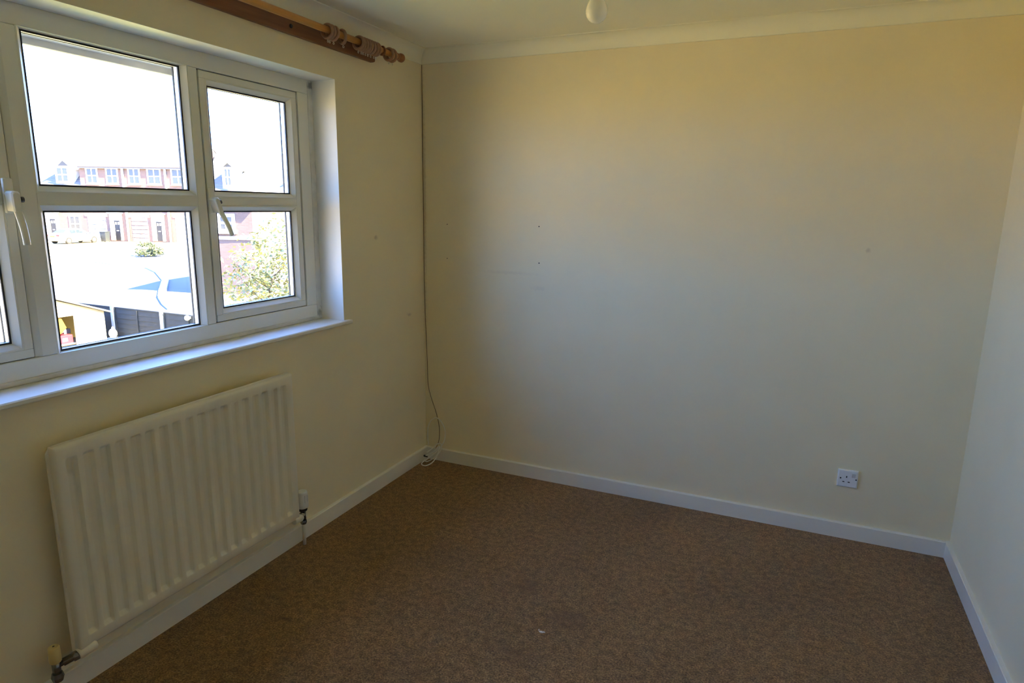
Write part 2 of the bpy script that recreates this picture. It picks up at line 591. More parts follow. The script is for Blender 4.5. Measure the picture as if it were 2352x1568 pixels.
def glazing(y0, y1, z0, z1, x0, parent, w=0.021):
    """beads, gaskets, spacer bar and the two panes of one sealed unit"""
    x1 = x0 - 0.017
    for b in bead_ring(y0, y1, z0, z1, w, x0, x1):
        wb(b, 'glazing_bead', M_upvc, parent)
    a0, a1, b0, b1 = y0 + w, y1 - w, z0 + w, z1 - w
    wb(frame4(a0 - 0.001, a1 + 0.001, b0 - 0.001, b1 + 0.001, 0.0065, x1 - 0.006, x1 - 0.001), 'gasket', M_gasket, parent)
    wb(frame4(a0 - 0.001, a1 + 0.001, b0 - 0.001, b1 + 0.001, 0.0035, x1 - 0.026, x1 - 0.0105), 'spacer_bar', M_spacer, parent)
    wb(frame4(a0 - 0.001, a1 + 0.001, b0 - 0.001, b1 + 0.001, 0.0045, x1 - 0.036, x1 - 0.0305), 'gasket', M_gasket, parent)
    wb(MB().box(x1 - 0.0104, x1 - 0.0064, a0 - 0.003, a1 + 0.003, b0 - 0.003, b1 + 0.003), 'pane', M_glass, parent)
    wb(MB().box(x1 - 0.0302, x1 - 0.0262, a0 - 0.003, a1 + 0.003, b0 - 0.003, b1 + 0.003), 'pane', M_glass, parent)


TZ0, TZ1 = 1.507, 1.539      # flat of transom bars
glazing(-1.990, -1.411, 1.539, 2.0255, FX - 0.001, win)
glazing(-1.990, -1.411, 1.024, 1.507, FX - 0.001, win)
# trim under and above the fixed beads so that frame meets bead
wb(MB().box(XB, FX - 0.0005, -1.990, -1.411, 2.0255, 2.04), 'frame_lip', M_upvc)


def handle(yc, zc, side, swing, parent, x):
    """espagnolette handle: oblong rose, lock button, curved lever"""
    h = wb(MB().prism([(x, yc - 0.0135, zc - 0.075 + 0.03), (x, yc + 0.0135, zc - 0.075 + 0.03), (x, yc + 0.0135, zc + 0.055), (x, yc - 0.0135, zc + 0.055)], (0.012, 0, 0)), 'handle', M_upvc, parent, bevel=0.004, segs=3)
    # boss and lever, swung by `swing` radians in the plane of the window
    c, s = math.cos(swing), math.sin(swing)

    def P(dx, dy, dz):
        return (x + dx, yc + dy * c - dz * s, zc + dy * s + dz * c)
    boss = MB()
    ring = []
    for dx, w, z0, z1 in ((0.010, 0.012, -0.038, 0.020), (0.040, 0.012, -0.040, 0.018), (0.046, 0.009, -0.040, 0.014)):
        ring.append([P(dx, -w, z0), P(dx, w, z0), P(dx, w, z1 - 0.006), P(dx, w - 0.005, z1), P(dx, -w + 0.005, z1), P(dx, -w, z1 - 0.006)])
    boss.loft(ring, smooth=False)
    wb(boss, 'handle_boss', M_upvc, parent, bevel=0.002)
    lev = MB()
    rings = []
    for t in range(13):
        u = t / 12
        dz = -0.030 - 0.105 * u
        dx = 0.036 + 0.020 * math.sin(u * math.pi * 0.55)
        w = 0.0115 - 0.0015 * u
        th = 0.0065 - 0.001 * u
        rings.append([P(dx + th * math.cos(a), w * math.sin(a), dz) for a in [2 * math.pi * k / 10 for k in range(10)]])
    lev.loft(rings)
    wb(lev, 'handle_lever', M_upvc, parent)
    lk = MB().cyl(P(0.030, 0.006 * 1, -0.006), P(0.030, 0.024, -0.006), 0.0085, n=16)
    wb(lk, 'key_button', M_key, parent)


def sash(y0, y1, hinge):
    """opening casement with transom, beads and sealed units"""
    z0, z1 = 1.0455, 2.0045
    xs = FX - 0.005
    w = 0.027
    s = MB()
    s.box(XB + 0.005, xs, y0, y1, z0, z0 + w)
    s.box(XB + 0.005, xs, y0, y1, z1 - w, z1)
    s.box(XB + 0.005, xs, y0, y0 + w, z0 + w, z1 - w)
    s.box(XB + 0.005, xs, y1 - w, y1, z0 + w, z1 - w)
    s.box(XB + 0.005, xs, y0 + w, y1 - w, TZ0, TZ1)
    so = wb(s, 'sash', M_upvc, win, bevel=0.002)
    glazing(y0 + w, y1 - w, TZ1, z1 - w, xs - 0.0005, so)
    glazing(y0 + w, y1 - w, z0 + w, TZ0, xs - 0.0005, so)
    # black weather seal seen in the gap between sash and frame
    g = frame4(y0 - 0.0042, y1 + 0.0042, z0 - 0.0025, z1 + 0.0025, 0.0035, XB + 0.01, FX - 0.014)
    wb(g, 'weather_seal', M_gasket, so)
    return so


sr = sash(-1.3605, -0.8425, 1)
sl = sash(-2.5775, -2.0545, -1)
handle(-1.3530, 1.519, 1, 0.34, sr, FX - 0.005)
handle(-2.0685, 1.524, -1, 0.03, sl, FX - 0.005)
# inner cill board (part of the window)
sill = MB()
prof = [(-0.20, 0.9515), (0.020, 0.9515), (0.025, 0.9555), (0.025, 0.965), (0.021, 0.969), (-0.20, 0.969)]
sill.prism([(x, WY0 + 0.0005, z) for x, z in prof], (0, WY1 - WY0 - 0.001, 0))
nose = [(0.0005, 0.9515), (0.020, 0.9515), (0.025, 0.9555), (0.025, 0.965), (0.021, 0.969), (0.0005, 0.969)]
sill.prism([(x, WY1 - 0.001, z) for x, z in nose], (0, 0.036, 0))
sill.prism([(x, WY0 - 0.035, z) for x, z in nose], (0, 0.036, 0))
wb(sill, 'window_sill', M_gloss, win)
# outside cill and eaves soffit above
wb(MB().box(-0.29, XB + 0.002, WY0, WY1, WZ0 - 0.02, WZ0 + 0.012), 'outer_sill', M_upvc)

# ================================================================ RADIATOR
RY0, RY1, RZ0, RZ1 = -2.172, -1.192, 0.162, 0.822
rad = thing('radiator', 'ivory ribbed panel radiator on the wall under the window', 'radiator', (0.05, (RY0 + RY1) / 2, RZ0))
RO = rad.location


def rb(mb, name, m, parent=rad, **kw):
    return mb.build(name, m, parent, origin=RO, **kw)


# seam flange sheet
fl = MB()
fl.prism([(0.052, RY0 + 0.004, RZ0 - 0.012), (0.052, RY1 - 0.004, RZ0 - 0.012), (0.052, RY1, RZ0), (0.052, RY1, RZ1 - 0.02), (0.052, RY1 - 0.01, RZ1 - 0.004), (0.052, RY0 + 0.01, RZ1 - 0.004), (0.052, RY0, RZ1 - 0.02), (0.052, RY0, RZ0)], (0.008, 0, 0))
rb(fl, 'panel_seam', M_rad, bevel=0.002)
# pressed front sheet: 18 recessed flutes
NF = 18
FY0, FY1 = -2.120, -1.258
pitch = (FY1 - FY0) / (NF - 1)
ys = [(RY0 + 0.006, 0.062, 0), (RY0 + 0.006, 0.078, 0), (RY0 + 0.010, 0.084, 0), (RY0 + 0.016, 0.086, 0)]
cols = []
for y, x in ((RY0 + 0.007, 0.058), (RY0 + 0.007, 0.076), (RY0 + 0.009, 0.082), (RY0 + 0.014, 0.0855)):
    cols.append((y, x, 0.0))
for i in range(NF):
    c = FY0 + pitch * i
    for dy, dep in ((-0.0180, 0), (-0.0168, 0.08), (-0.0122, 0.88), (-0.0108, 0.99), (-0.004, 1), (0.004, 1), (0.0108, 0.99), (0.0122, 0.88), (0.0168, 0.08), (0.0180, 0)):
        cols.append((c + dy, 0.086, dep))
for y, x in ((RY1 - 0.014, 0.0855), (RY1 - 0.009, 0.082), (RY1 - 0.007, 0.076), (RY1 - 0.007, 0.058)):
    cols.append((y, x, 0.0))
rows = [(RZ0 + 0.001, -0.028, 0), (RZ0 + 0.001, -0.009, 0), (RZ0 + 0.004, -0.003, 0), (RZ0 + 0.009, 0, 0), (RZ0 + 0.038, 0, 0), (RZ0 + 0.040, 0, 0.06), (RZ0 + 0.049, 0, 0.92), (RZ0 + 0.052, 0, 1),
        (RZ1 - 0.052, 0, 1), (RZ1 - 0.049, 0, 0.92), (RZ1 - 0.040, 0, 0.06), (RZ1 - 0.038, 0, 0), (RZ1 - 0.012, 0, 0), (RZ1 - 0.005, -0.003, 0), (RZ1 - 0.001, -0.010, 0), (RZ1, -0.028, 0)]
fp = MB()
vs = []
DEP = 0.015
for z, dx, k in rows:
    for y, x, d in cols:
        vs.append((min(x, 0.086 + dx) - DEP * d * k, y, z))
nc = len(cols)
fs = [(r * nc + c, r * nc + c + 1, (r + 1) * nc + c + 1, (r + 1) * nc + c) for r in range(len(rows) - 1) for c in range(nc - 1)]
fp.add(vs, fs, True)
rb(fp, 'front_panel', M_rad)
# rolled top edge
rb(MB().cyl((0.064, RY0 + 0.012, RZ1 - 0.003), (0.064, RY1 - 0.012, RZ1 - 0.003), 0.0065, n=14), 'top_edge', M_rad)
# wall brackets behind the panel
for y in (-2.0, -1.36):
    rb(MB().box(0.001, 0.053, y - 0.015, y + 0.015, RZ0 + 0.06, RZ1 - 0.06), 'bracket', M_rad)
# thermostatic valve at the far end
TY = -1.146
tv = rb(MB().cyl((0.052, TY, 0.118), (0.052, TY, 0.170), 0.0125, n=18).lathe((0.070, RY1 + 0.014, 0.152), (0.052, TY, 0.150), [(0, 0.010), (0.3, 0.010), (0.31, 0.0155), (0.72, 0.0155), (0.73, 0.011), (1, 0.011)], 14), 'thermostatic_valve', M_chrome)
rb(MB().lathe((0.052, TY, 0.166), (0.052, TY, 0.182), [(0, 0.013), (0.2, 0.0195), (1, 0.0205)], 20), 'valve_collar', M_vdark, tv)
hd = MB().lathe((0.052, TY, 0.182), (0.052, TY, 0.262), [(0, 0.021), (0.04, 0.0255), (0.30, 0.0265), (0.36, 0.0245), (0.9, 0.0235), (0.98, 0.021), (1, 0.014)], 26)
hv = rb(hd, 'valve_head', M_vwhite, tv)
for k in range(12):
    a = 2 * math.pi * k / 12
rb(MB().box(0.052 + 0.016, 0.052 + 0.0258, TY - 0.0105, TY - 0.0045, 0.212, 0.246).box(0.052 + 0.012, 0.052 + 0.0258, TY + 0.0035, TY + 0.0095, 0.214, 0.246), 'grip_rib', M_vwhite, tv)
rb(MB().lathe((0.052, TY, 0.104), (0.052, TY, 0.122), [(0, 0.0125), (0.5, 0.0155), (1, 0.0135)], 12, False), 'compression_nut', M_chrome, tv)
rb(MB().cyl((0.052, TY, 0.002), (0.052, TY, 0.106), 0.0078, n=14), 'tail_pipe', M_pipe)
rb(MB().lathe((0.076, RY1 - 0.040, 0.160), (0.070, RY1 + 0.016, 0.152), [(0, 0.012), (0.1, 0.0175), (0.85, 0.0165), (1, 0.013)], 16), 'outlet_boss', M_rad)
rb(MB().lathe((0.078, RY0 + 0.058, 0.160), (0.072, RY0 + 0.004, 0.152), [(0, 0.012), (0.1, 0.0185), (0.9, 0.0175), (1, 0.015)], 16), 'outlet_boss', M_rad)
# lockshield valve at the near end
LY = -2.221
lv = rb(MB().cyl((0.052, LY, 0.112), (0.052, LY, 0.160), 0.0115, n=18).lathe((0.072, RY0 + 0.008, 0.152), (0.052, LY, 0.144), [(0, 0.015), (0.28, 0.015), (0.29, 0.0125), (0.7, 0.0125), (0.71, 0.009), (1, 0.010)], 14), 'lockshield_valve', M_chrome)
rb(MB().lathe((0.052, LY, 0.158), (0.052, LY, 0.210), [(0, 0.0150), (0.05, 0.0165), (0.92, 0.0155), (1, 0.0125)], 22), 'valve_cap', M_yellowed, lv)
rb(MB().cyl((0.052, LY, 0.2095), (0.052, LY, 0.2106), 0.003, n=10), 'cap_screw', M_vdark, lv)
rb(MB().lathe((0.052, LY, 0.094), (0.052, LY, 0.120), [(0, 0.014), (0.5, 0.0175), (1, 0.0145)], 12, False), 'compression_nut', M_chrome, lv)
rb(MB().cyl((0.052, LY, 0.002), (0.052, LY, 0.096), 0.0078, n=14), 'tail_pipe', M_pipe)

# ================================================================ CURTAIN POLE
BZ0, BZ1 = 2.190, 2.266
bd = MB().prism([(0.0005, -3.05, BZ0), (0.0005, -0.470, BZ0), (0.0005, -0.455, BZ0 + 0.006), (0.0005, -0.455, BZ1), (0.0005, -3.05, BZ1)], (0.019, 0, 0))
mbd = thing('mounting_board', 'long dark brown stained board fixed to the wall above the window', 'board', (0.0005, -1.75, BZ0))
bd.build('board', M_board, mbd, bevel=0.002, origin=mbd.location)
for y in (-1.030, -2.45):
    MB().lathe((0.0195, y, 2.219), (0.0275, y, 2.219), [(0, 0.007), (0.4, 0.0085), (1, 0.005)], 14).build('screw_cap', M_black, mbd, origin=mbd.location)

PX, PZ = 0.085, 2.2335
pole = thing('curtain_pole', 'orange varnished pine curtain pole running along the dark board', 'curtain pole', (PX, -1.75, PZ))
PO = pole.location
MB().cyl((PX, -3.05, PZ), (PX, -0.372, PZ), 0.014, n=24).build('pole', M_pole, pole, origin=PO)
for y0, sgn in ((-0.372, 1), (-3.05, -1)):
    fi = MB().lathe((PX, y0, PZ), (PX, y0 + sgn * 0.064, PZ), [(0, 0.0150), (0.10, 0.0165), (0.18, 0.0150), (0.26, 0.0125), (0.36, 0.0125), (0.44, 0.0175), (0.58, 0.0212), (0.74, 0.0212), (0.88, 0.0160), (0.97, 0.0070), (1, 0.002)], 22)
    fi.build('finial', M_finial, pole, origin=PO)
for y in (-0.490, -2.90):
    br = MB().cyl((0.0195, y, PZ), (PX - 0.010, y, PZ), 0.010, n=16).torus((PX, y, PZ), (0, 1, 0), 0.0185, 0.0045, 24, 8)
    br.build('bracket', M_finial, pole, origin=PO)

# rings: (y, lean about x-axis view, yaw)
ring_y = [-0.884, -0.868, -0.842, -0.786, -0.672, -0.657, -0.640, -0.622, -0.603, -0.583, -0.560, -0.541, -0.436, -0.408]
ords = ['first', 'second', 'third', 'fourth', 'fifth', 'sixth', 'seventh', 'eighth', 'ninth', 'tenth', 'eleventh', 'twelfth', 'thirteenth', 'last']
RR, rr_ = 0.0262, 0.0066
ring_me = None


def make_ring(label):
    r = thing('curtain_ring', label, 'curtain ring', (PX, 0, PZ - (RR - rr_ - 0.014)), group='wooden curtain rings on the pole')
    MB().torus((0, 0, 0), (0, 1, 0), RR, rr_, 32, 10).build('ring', M_ring, r)
    ey = MB().torus((0, 0, -RR - rr_ - 0.0065), (1, 0, 0.0), 0.0042, 0.0012, 14, 6)
    ey.cyl((0, 0, -RR - rr_ + 0.001), (0, 0, -RR - rr_ - 0.003), 0.0013, n=8)
    ey.build('eyelet', M_steel, r)
    return r


first = None
for i, y in enumerate(ring_y):
    if i == 3:
        lab = 'brown wooden curtain ring hanging alone on the pole, fourth from the left'
    elif i == 13:
        lab = 'brown wooden curtain ring nearest the ball finial of the pole'
    elif i == 0:
        lab = 'brown wooden curtain ring furthest from the ball finial, first from the left'
    else:
        lab = 'brown wooden curtain ring on the pole, %s from the left' % ords[i]
    if first is None:
        first = make_ring(lab)
        r = first
    else:
        r = first.copy()
        COL.objects.link(r)
        for ch in list(first.children):
            c = ch.copy()
            COL.objects.link(c)
            c.parent = r
        r['label'] = lab
    rnd = random.Random(i * 13 + 5)
    r.location = (PX, y, PZ - (RR - rr_ - 0.014) + 0.0003)
    lean = rnd.uniform(-0.10, 0.10)
    yaw = rnd.uniform(-0.12, 0.12)
    if i == 3:
        lean, yaw = 0.10, -0.30
    r.rotation_euler = (lean, 0, yaw)

# ================================================================ LIGHT BULB
BX, BY, BZ = 1.41, -1.385, 2.018
pend = thing('pendant_light', 'bare pearl light bulb hanging from the middle of the ceiling', 'light', (BX, BY, CEIL))
pb = pend.location
MB().lathe((BX, BY, BZ), (BX, BY, BZ + 0.098), [(0, 0.004), (0.02, 0.0115), (0.07, 0.0195), (0.15, 0.0262), (0.24, 0.0295), (0.33, 0.0300), (0.45, 0.0275), (0.60, 0.0210), (0.74, 0.0155), (0.86, 0.0135), (1, 0.0130)], 32).build('bulb', M_bulb, pend, origin=pb)
MB().cyl((BX, BY, BZ + 0.094), (BX, BY, BZ + 0.116), 0.011, n=20).build('bulb_cap', M_steel, pend, origin=pb)
MB().lathe((BX, BY, BZ + 0.105), (BX, BY, BZ + 0.165), [(0, 0.019), (0.45, 0.019), (0.5, 0.016), (0.85, 0.014), (1, 0.006)], 20).build('lamp_holder', M_vwhite, pend, origin=pb)
MB().cyl((BX, BY, BZ + 0.16), (BX, BY, CEIL - 0.02), 0.003, n=10).build('flex', M_vwhite, pend, origin=pb)
MB().lathe((BX, BY, CEIL - 0.028), (BX, BY, CEIL), [(0, 0.010), (0.3, 0.028), (1, 0.036)], 24).build('ceiling_rose', M_vwhite, pend, origin=pb)

# ================================================================ POWER SOCKET
sx0, sx1, sz0, sz1 = 2.2515, 2.3375, 0.2545, 0.3405
so = thing('power_socket', 'white single switched mains socket low on the back wall', 'socket', ((sx0 + sx1) / 2, 0, sz0))
SO = so.location
pl = MB()
pl.loft([[(sx0, 0, sz0), (sx1, 0, sz0), (sx1, 0, sz1), (sx0, 0, sz1)],
         [(sx0, -0.006, sz0), (sx1, -0.006, sz0), (sx1, -0.006, sz1), (sx0, -0.006, sz1)],
         [(sx0 + 0.004, -0.010, sz0 + 0.004), (sx1 - 0.004, -0.010, sz0 + 0.004), (sx1 - 0.004, -0.010, sz1 - 0.004), (sx0 + 0.004, -0.010, sz1 - 0.004)]], smooth=False)
pl.build('face_plate', M_socket, so, bevel=0.0012, origin=SO)
w = sx1 - sx0


def SP(u, v):
    return sx0 + u * w, sz0 + v * w


for nm, u, v, hw, hh in (('pin_slot', 0.44, 0.60, 0.0021, 0.0042), ('pin_slot', 0.31, 0.31, 0.0042, 0.0021), ('pin_slot', 0.57, 0.31, 0.0042, 0.0021)):
    x, z = SP(u, v)
    MB().box(x - hw, x + hw, -0.0106, -0.0099, z - hh, z + hh).build(nm, M_black, so, origin=SO)
for u in (0.155, 0.905):
    x, z = SP(u, 0.5)
    MB().lathe((x, -0.0098, z), (x, -0.0110, z), [(0, 0.0036), (1, 0.0030)], 14).build('screw', M_key, so, origin=SO)
x, z = SP(0.77, 0.72)
MB().prism([(x - 0.008, -0.0100, z - 0.010), (x - 0.008, -0.0100, z + 0.010), (x - 0.008, -0.0148, z + 0.0095), (x - 0.008, -0.0110, z - 0.0095)], (0.016, 0, 0)).build('rocker_switch', M_switch, so, bevel=0.0008, origin=SO)

# ================================================================ WALL HOLES, LINT
for x, z, lab in ((0.712, 1.419, 'tiny dark screw hole in the back wall, upper of the right-hand pair'),
                  (0.717, 1.226, 'tiny dark screw hole in the back wall, lower of the right-hand pair'),
                  (0.156, 1.417, 'tiny dark screw hole near the corner, upper of the left-hand pair'),
                  (0.155, 1.226, 'tiny dark screw hole near the corner, lower of the left-hand pair')):
    rad_ = 0.0026 if x > 0.5 else 0.0020
    o = MB().torus((0, -0.0003, 0), (0, 1, 0), rad_, 0.0008, 14, 6).lathe((0, 0.001, 0), (0, -0.0002, 0), [(0, rad_), (1, rad_)], 14).build('screw_hole', M_black)
    o.location = (x, 0, z)
    tag(o, lab, 'hole', 'screw holes in the back wall')
lint = MB()
lint.sphere((0, 0, 0.004), 0.006, 10, 7, (1.5, 0.7, 0.6)).sphere((0.009, 0.004, 0.003), 0.004, 8, 6, (1.3, 0.7, 0.6)).tube([(-0.008, 0.001, 0.004), (-0.013, 0.006, 0.006), (-0.011, 0.012, 0.003)], 0.0012, 6, 3)
lo = lint.build('lint_scrap', M_lint)
lo.location = (1.256, -1.273, 0)
tag(lo, 'small white scrap of lint lying on the brown carpet', 'lint')

# ================================================================ CABLES IN THE CORNER
cb = MB().tube([(0.006, -0.005, 2.268), (0.005, -0.005, 1.9), (0.006, -0.006, 1.5), (0.005, -0.005, 1.2), (0.008, -0.006, 0.95), (0.012, -0.005, 0.79), (0.018, -0.005, 0.62), (0.022, -0.005, 0.473), (0.041, -0.006, 0.394), (0.079, -0.006, 0.290), (0.097, -0.006, 0.205), (0.100, -0.016, 0.130), (0.085, -0.028, 0.080)], 0.0018, 8, 5).build('wall_cable', M_cable_b)
tag(cb, 'thin brown cable running down the room corner from the coving', 'cable')
cw = thing('coiled_cable', 'loosely coiled white aerial cable hanging over the skirting in the corner', 'cable', (0.06, -0.05, 0.0))
CO = cw.location
pts = [(0.024, -0.012, 0.085), (0.018, -0.010, 0.150), (0.022, -0.008, 0.205), (0.046, -0.008, 0.248), (0.080, -0.008, 0.266), (0.116, -0.010, 0.245), (0.140, -0.010, 0.190), (0.136, -0.016, 0.130), (0.112, -0.028, 0.085),
       (0.080, -0.050, 0.045), (0.048, -0.075, 0.018), (0.034, -0.100, 0.007), (0.046, -0.128, 0.005), (0.078, -0.132, 0.006), (0.104, -0.100, 0.020), (0.114, -0.060, 0.055), (0.112, -0.030, 0.098),
       (0.090, -0.040, 0.070), (0.060, -0.050, 0.050), (0.036, -0.062, 0.036), (0.022, -0.062, 0.032)]
MB().tube(pts, 0.0034, 8, 5).build('cable_loop', M_cable_w, cw, origin=CO)
pts2 = [(0.030, -0.045, 0.050), (0.062, -0.030, 0.075), (0.090, -0.026, 0.105), (0.118, -0.022, 0.110), (0.124, -0.040, 0.075), (0.096, -0.075, 0.035), (0.060, -0.095, 0.014), (0.042, -0.085, 0.020)]
MB().tube(pts2, 0.0034, 8, 5).build('cable_loop', M_cable_w, cw, origin=CO)
MB().lathe((0.0195, -0.061, 0.034), (0.046, -0.0625, 0.030), [(0, 0.0035), (0.1, 0.0062), (0.55, 0.0062), (0.6, 0.0045), (1, 0.0040)], 14).build('aerial_plug', M_key, cw, origin=CO)

# ================================================================ OUTSIDE: OWN HOUSE, GROUND
GZ = -2.6
M_own_brick = mat('own_brickwork', (0.30, 0.16, 0.10), 0.85, noise=0.3, nscale=6)
ow = MB()
ow.box(-0.246, -0.236, -9, WY0, GZ, 2.3).box(-0.246, -0.236, WY1, 5.8, GZ, 2.3).box(-0.246, -0.236, WY0, WY1, GZ, WZ0 - 0.02).box(-0.246, -0.236, WY0, WY1, WZ1, 2.3)
struct('wall_outside', ow, M_own_brick)
M_soffit = mat('grey_soffit_board', (0.50, 0.50, 0.48), 0.6, noise=0.25, nscale=8)
M_fascia = mat('weathered_fascia', (0.42, 0.42, 0.41), 0.6, noise=0.2, nscale=10)
struct('trim_4', MB().box(-0.42, -0.2465, -9, 5.8, 2.045, 2.06), M_soffit)
struct('trim_5', MB().box(-0.44, -0.4201, -9, 5.8, 2.022, 2.20), M_fascia)

M_ground = mat('pale_sandy_ground', (0.62, 0.44, 0.18), 0.9, noise=0.12, nscale=0.6)
M_lawn = mat('dry_lawn', (0.30, 0.262, 0.05), 0.95, noise=0.3, nscale=3)
M_tar = mat('grey_tarmac', (0.075, 0.073, 0.068), 0.9, noise=0.12, nscale=2)
M_conc = mat('pale_concrete', (0.42, 0.41, 0.38), 0.85, noise=0.1, nscale=3)
struct('ground', MB().box(-150, 30, -80, 160, GZ - 0.5, GZ), M_ground)
struct('lawn', MB().box(-14.5, -3.2, -6, 6.1, GZ, GZ + 0.02), M_lawn)
struct('road', MB().prism([(-45, 14.5, GZ), (-8, 12.5, GZ), (-4, 40, GZ), (-36, 44, GZ), (-40, 30, GZ)], (0, 0, 0.012)), M_tar)
kp = [(-35.385, 24.85), (-32.384, 23.221), (-28.464, 20.587), (-24.86, 17.568), (-23.173, 16.19), (-21.414, 14.992), (-20.063, 14.19)]
kb = MB()
L, Rr = [], []
for i, p in enumerate(kp):
    a = Vector(kp[max(i - 1, 0)]); b = Vector(kp[min(i + 1, len(kp) - 1)])
    d = (b - a).normalized(); n = Vector((-d.y, d.x)) * 0.16
    L.append((p[0] + n.x, p[1] + n.y)); Rr.append((p[0] - n.x, p[1] - n.y))
for i in range(len(kp) - 1):
    kb.prism([(*L[i], GZ), (*L[i + 1], GZ), (*Rr[i + 1], GZ), (*Rr[i], GZ)], (0, 0, 0.12))
struct('driveway', MB().prism([(-49, 27, GZ), (-39, 25, GZ), (-36, 33, GZ), (-46, 37, GZ)], (0, 0, 0.03)), M_tar)
kbo = struct('trim_6', kb, M_conc)

# ================================================================ FENCE
M_fence = mat('dark_grey_fence_board', (0.022, 0.023, 0.024), 0.85, noise=0.35, nscale=12)
M_post = mat('pale_concrete_post', (0.45, 0.44, 0.41), 0.85, noise=0.1, nscale=8)
FYY = 6.20
fence = thing('fence', 'dark grey boarded garden fence with pale concrete posts', 'fence', (-11.0, FYY, GZ))
posts = [-14.95 + 1.56 * k for k in range(6)]
plan = MB().box(-0.72, 0.72, -0.012, 0.012, 0, 0.118)
board_me = None
for k, x in enumerate(posts):
    p = MB().box(-0.045, 0.045, -0.05, 0.05, 0, 1.86).build('concrete_post', M_post, fence, bevel=0.01) if k == 0 else None
    if p is None:
        p = post0.copy(); COL.objects.link(p)
    else:
        post0 = p
    p.location = (x + 11.0, 0, 0)
for k in range(5):
    xc = (posts[k] + posts[k + 1]) / 2
    pan = MB().box(-0.73, 0.73, -0.02, 0.02, 1.79, 1.815).box(-0.022, 0.022, -0.035, -0.012, 0.05, 1.79).box(-0.73, -0.70, -0.03, -0.012, 0.05, 1.79).box(0.70, 0.73, -0.03, -0.012, 0.05, 1.79).build('fence_panel', M_fence, fence)
    pan.location = (xc + 11.0, 0, 0)
    for j in range(16):
        if board_me is None:
            b = MB().prism([(-0.73, -0.010, 0), (-0.73, -0.016, 0.0), (-0.73, -0.006, 0.118), (-0.73, 0.0, 0.118)], (1.46, 0, 0)).build('board', M_fence, pan)
            board_me = b
        else:
            b = board_me.copy(); COL.objects.link(b); b.parent = pan
        rnd = random.Random(k * 40 + j)
        b.location = (0, rnd.uniform(-0.002, 0.002), 0.05 + j * 0.1085)
        b.rotation_euler = (0, rnd.uniform(-0.003, 0.003), 0)
M_whitep = mat('white_plastic', (0.8, 0.8, 0.8), 0.4)
o = MB().sphere((0, 0, 0), 0.055, 16, 10).box(-0.015, 0.015, 0.03, 0.080, -0.02, 0.02).build('globe_lamp', M_whitep)
o.location = (-9.42, FYY - 0.10, -0.83)
tag(o, 'small white globe on the dark fence towards its right end', 'lamp')
o = MB().sphere((0, 0, 0.10), 0.095, 16, 10, (1, 0.8, 1.1)).sphere((0.01, 0, 0.215), 0.03, 10, 6, (1, 0.8, 1.2)).build('plastic_sack', M_whitep)
o.location = (-11.55, FYY - 0.26, -1.42)
tag(o, 'rounded white plastic sack beside the garden shed, against the fence', 'sack')
# stand for the sack
st_ = MB().box(-0.2, 0.2, -0.16, 0.16, 1.12, 1.16)
for sx_ in (-0.17, 0.17):
    for sy_ in (-0.13, 0.13):
        st_.box(sx_ - 0.02, sx_ + 0.02, sy_ - 0.02, sy_ + 0.02, 0, 1.12)
so_ = st_.build('garden_stand', M_post)
so_.location = (-11.55, FYY - 0.26, GZ)
tag(so_, 'slim garden stand under the white sack beside the shed', 'stand')

# ================================================================ SHED
M_shedw = mat('pale_shed_timber', (0.55, 0.44, 0.30), 0.8, noise=0.1, nscale=4)
M_shedd = mat('dark_shed_inside', (0.16, 0.075, 0.05), 0.9)
M_felt = mat('grey_roofing_felt', (0.10, 0.10, 0.11), 0.9)
SX = -11.5
sh = thing('garden_shed', 'pale timber garden shed with an open doorway, near the fence', 'shed', (SX, 4.3, GZ))
SHO = Vector((SX, 4.3, GZ))


def sbld(mb, name, m, parent=sh, **kw):
    return mb.build(name, m, parent, origin=SHO, **kw)


ZS = -0.80
fr = MB()
fr.prism([(SX, 5.12, GZ), (SX, 5.76, GZ), (SX, 5.76, ZS), (SX, 5.12, ZS)], (-0.02, 0, 0))
sbld(fr, 'front_panel', M_shedw)
sbld(MB().prism([(SX, 2.84, ZS), (SX, 5.76, ZS), (SX, 4.3, -0.27)], (-0.02, 0, 0)), 'gable', M_shedw)
sbld(MB().box(SX, SX + 0.015, 5.14, 5.74, -0.945, -0.925), 'batten', mat('brown_batten', (0.28, 0.18, 0.09), 0.8))
sbld(MB().box(SX - 0.02, SX, 2.84, 4.1, GZ, ZS), 'front_panel', M_shedw)
for y in (2.84, 5.74):
    sbld(MB().box(SX - 2.0, SX - 0.02, y, y + 0.02, GZ, ZS), 'side_wall', M_shedw)
sbld(MB().box(SX - 2.02, SX - 2.0, 2.84, 5.76, GZ, -0.3), 'back_wall', M_shedd)
for y0, z0, y1, z1 in ((4.3, -0.21, 5.86, -0.80), (4.3, -0.21, 2.74, -0.80)):
    sbld(MB().prism([(SX + 0.1, y0, z0), (SX + 0.1, y1, z1), (SX + 0.1, y1, z1 - 0.035), (SX + 0.1, y0, z0 - 0.035)], (-2.2, 0, 0)), 'roof_panel', M_felt)
sbld(MB().box(SX - 0.62, SX - 0.05, 4.15, 5.74, -1.40, -1.375), 'shelf', M_shedw)
M_red = mat('red_crate_plastic', (0.32, 0.025, 0.04), 0.5)
cr = thing('red_box', 'red box with pale print standing inside the shed doorway', 'box', (SX - 0.22, 4.87, -1.375))
MB().box(-0.13, 0.13, -0.24, 0.24, 0, 0.17).build('box_body', M_red, cr, bevel=0.006)
MB().box(0.1302, 0.1325, -0.19, -0.08, 0.095, 0.115).build('printed_panel', M_whitep, cr)
MB().box(0.1302, 0.1325, 0.03, 0.13, 0.05, 0.12).build('printed_panel', M_whitep, cr)
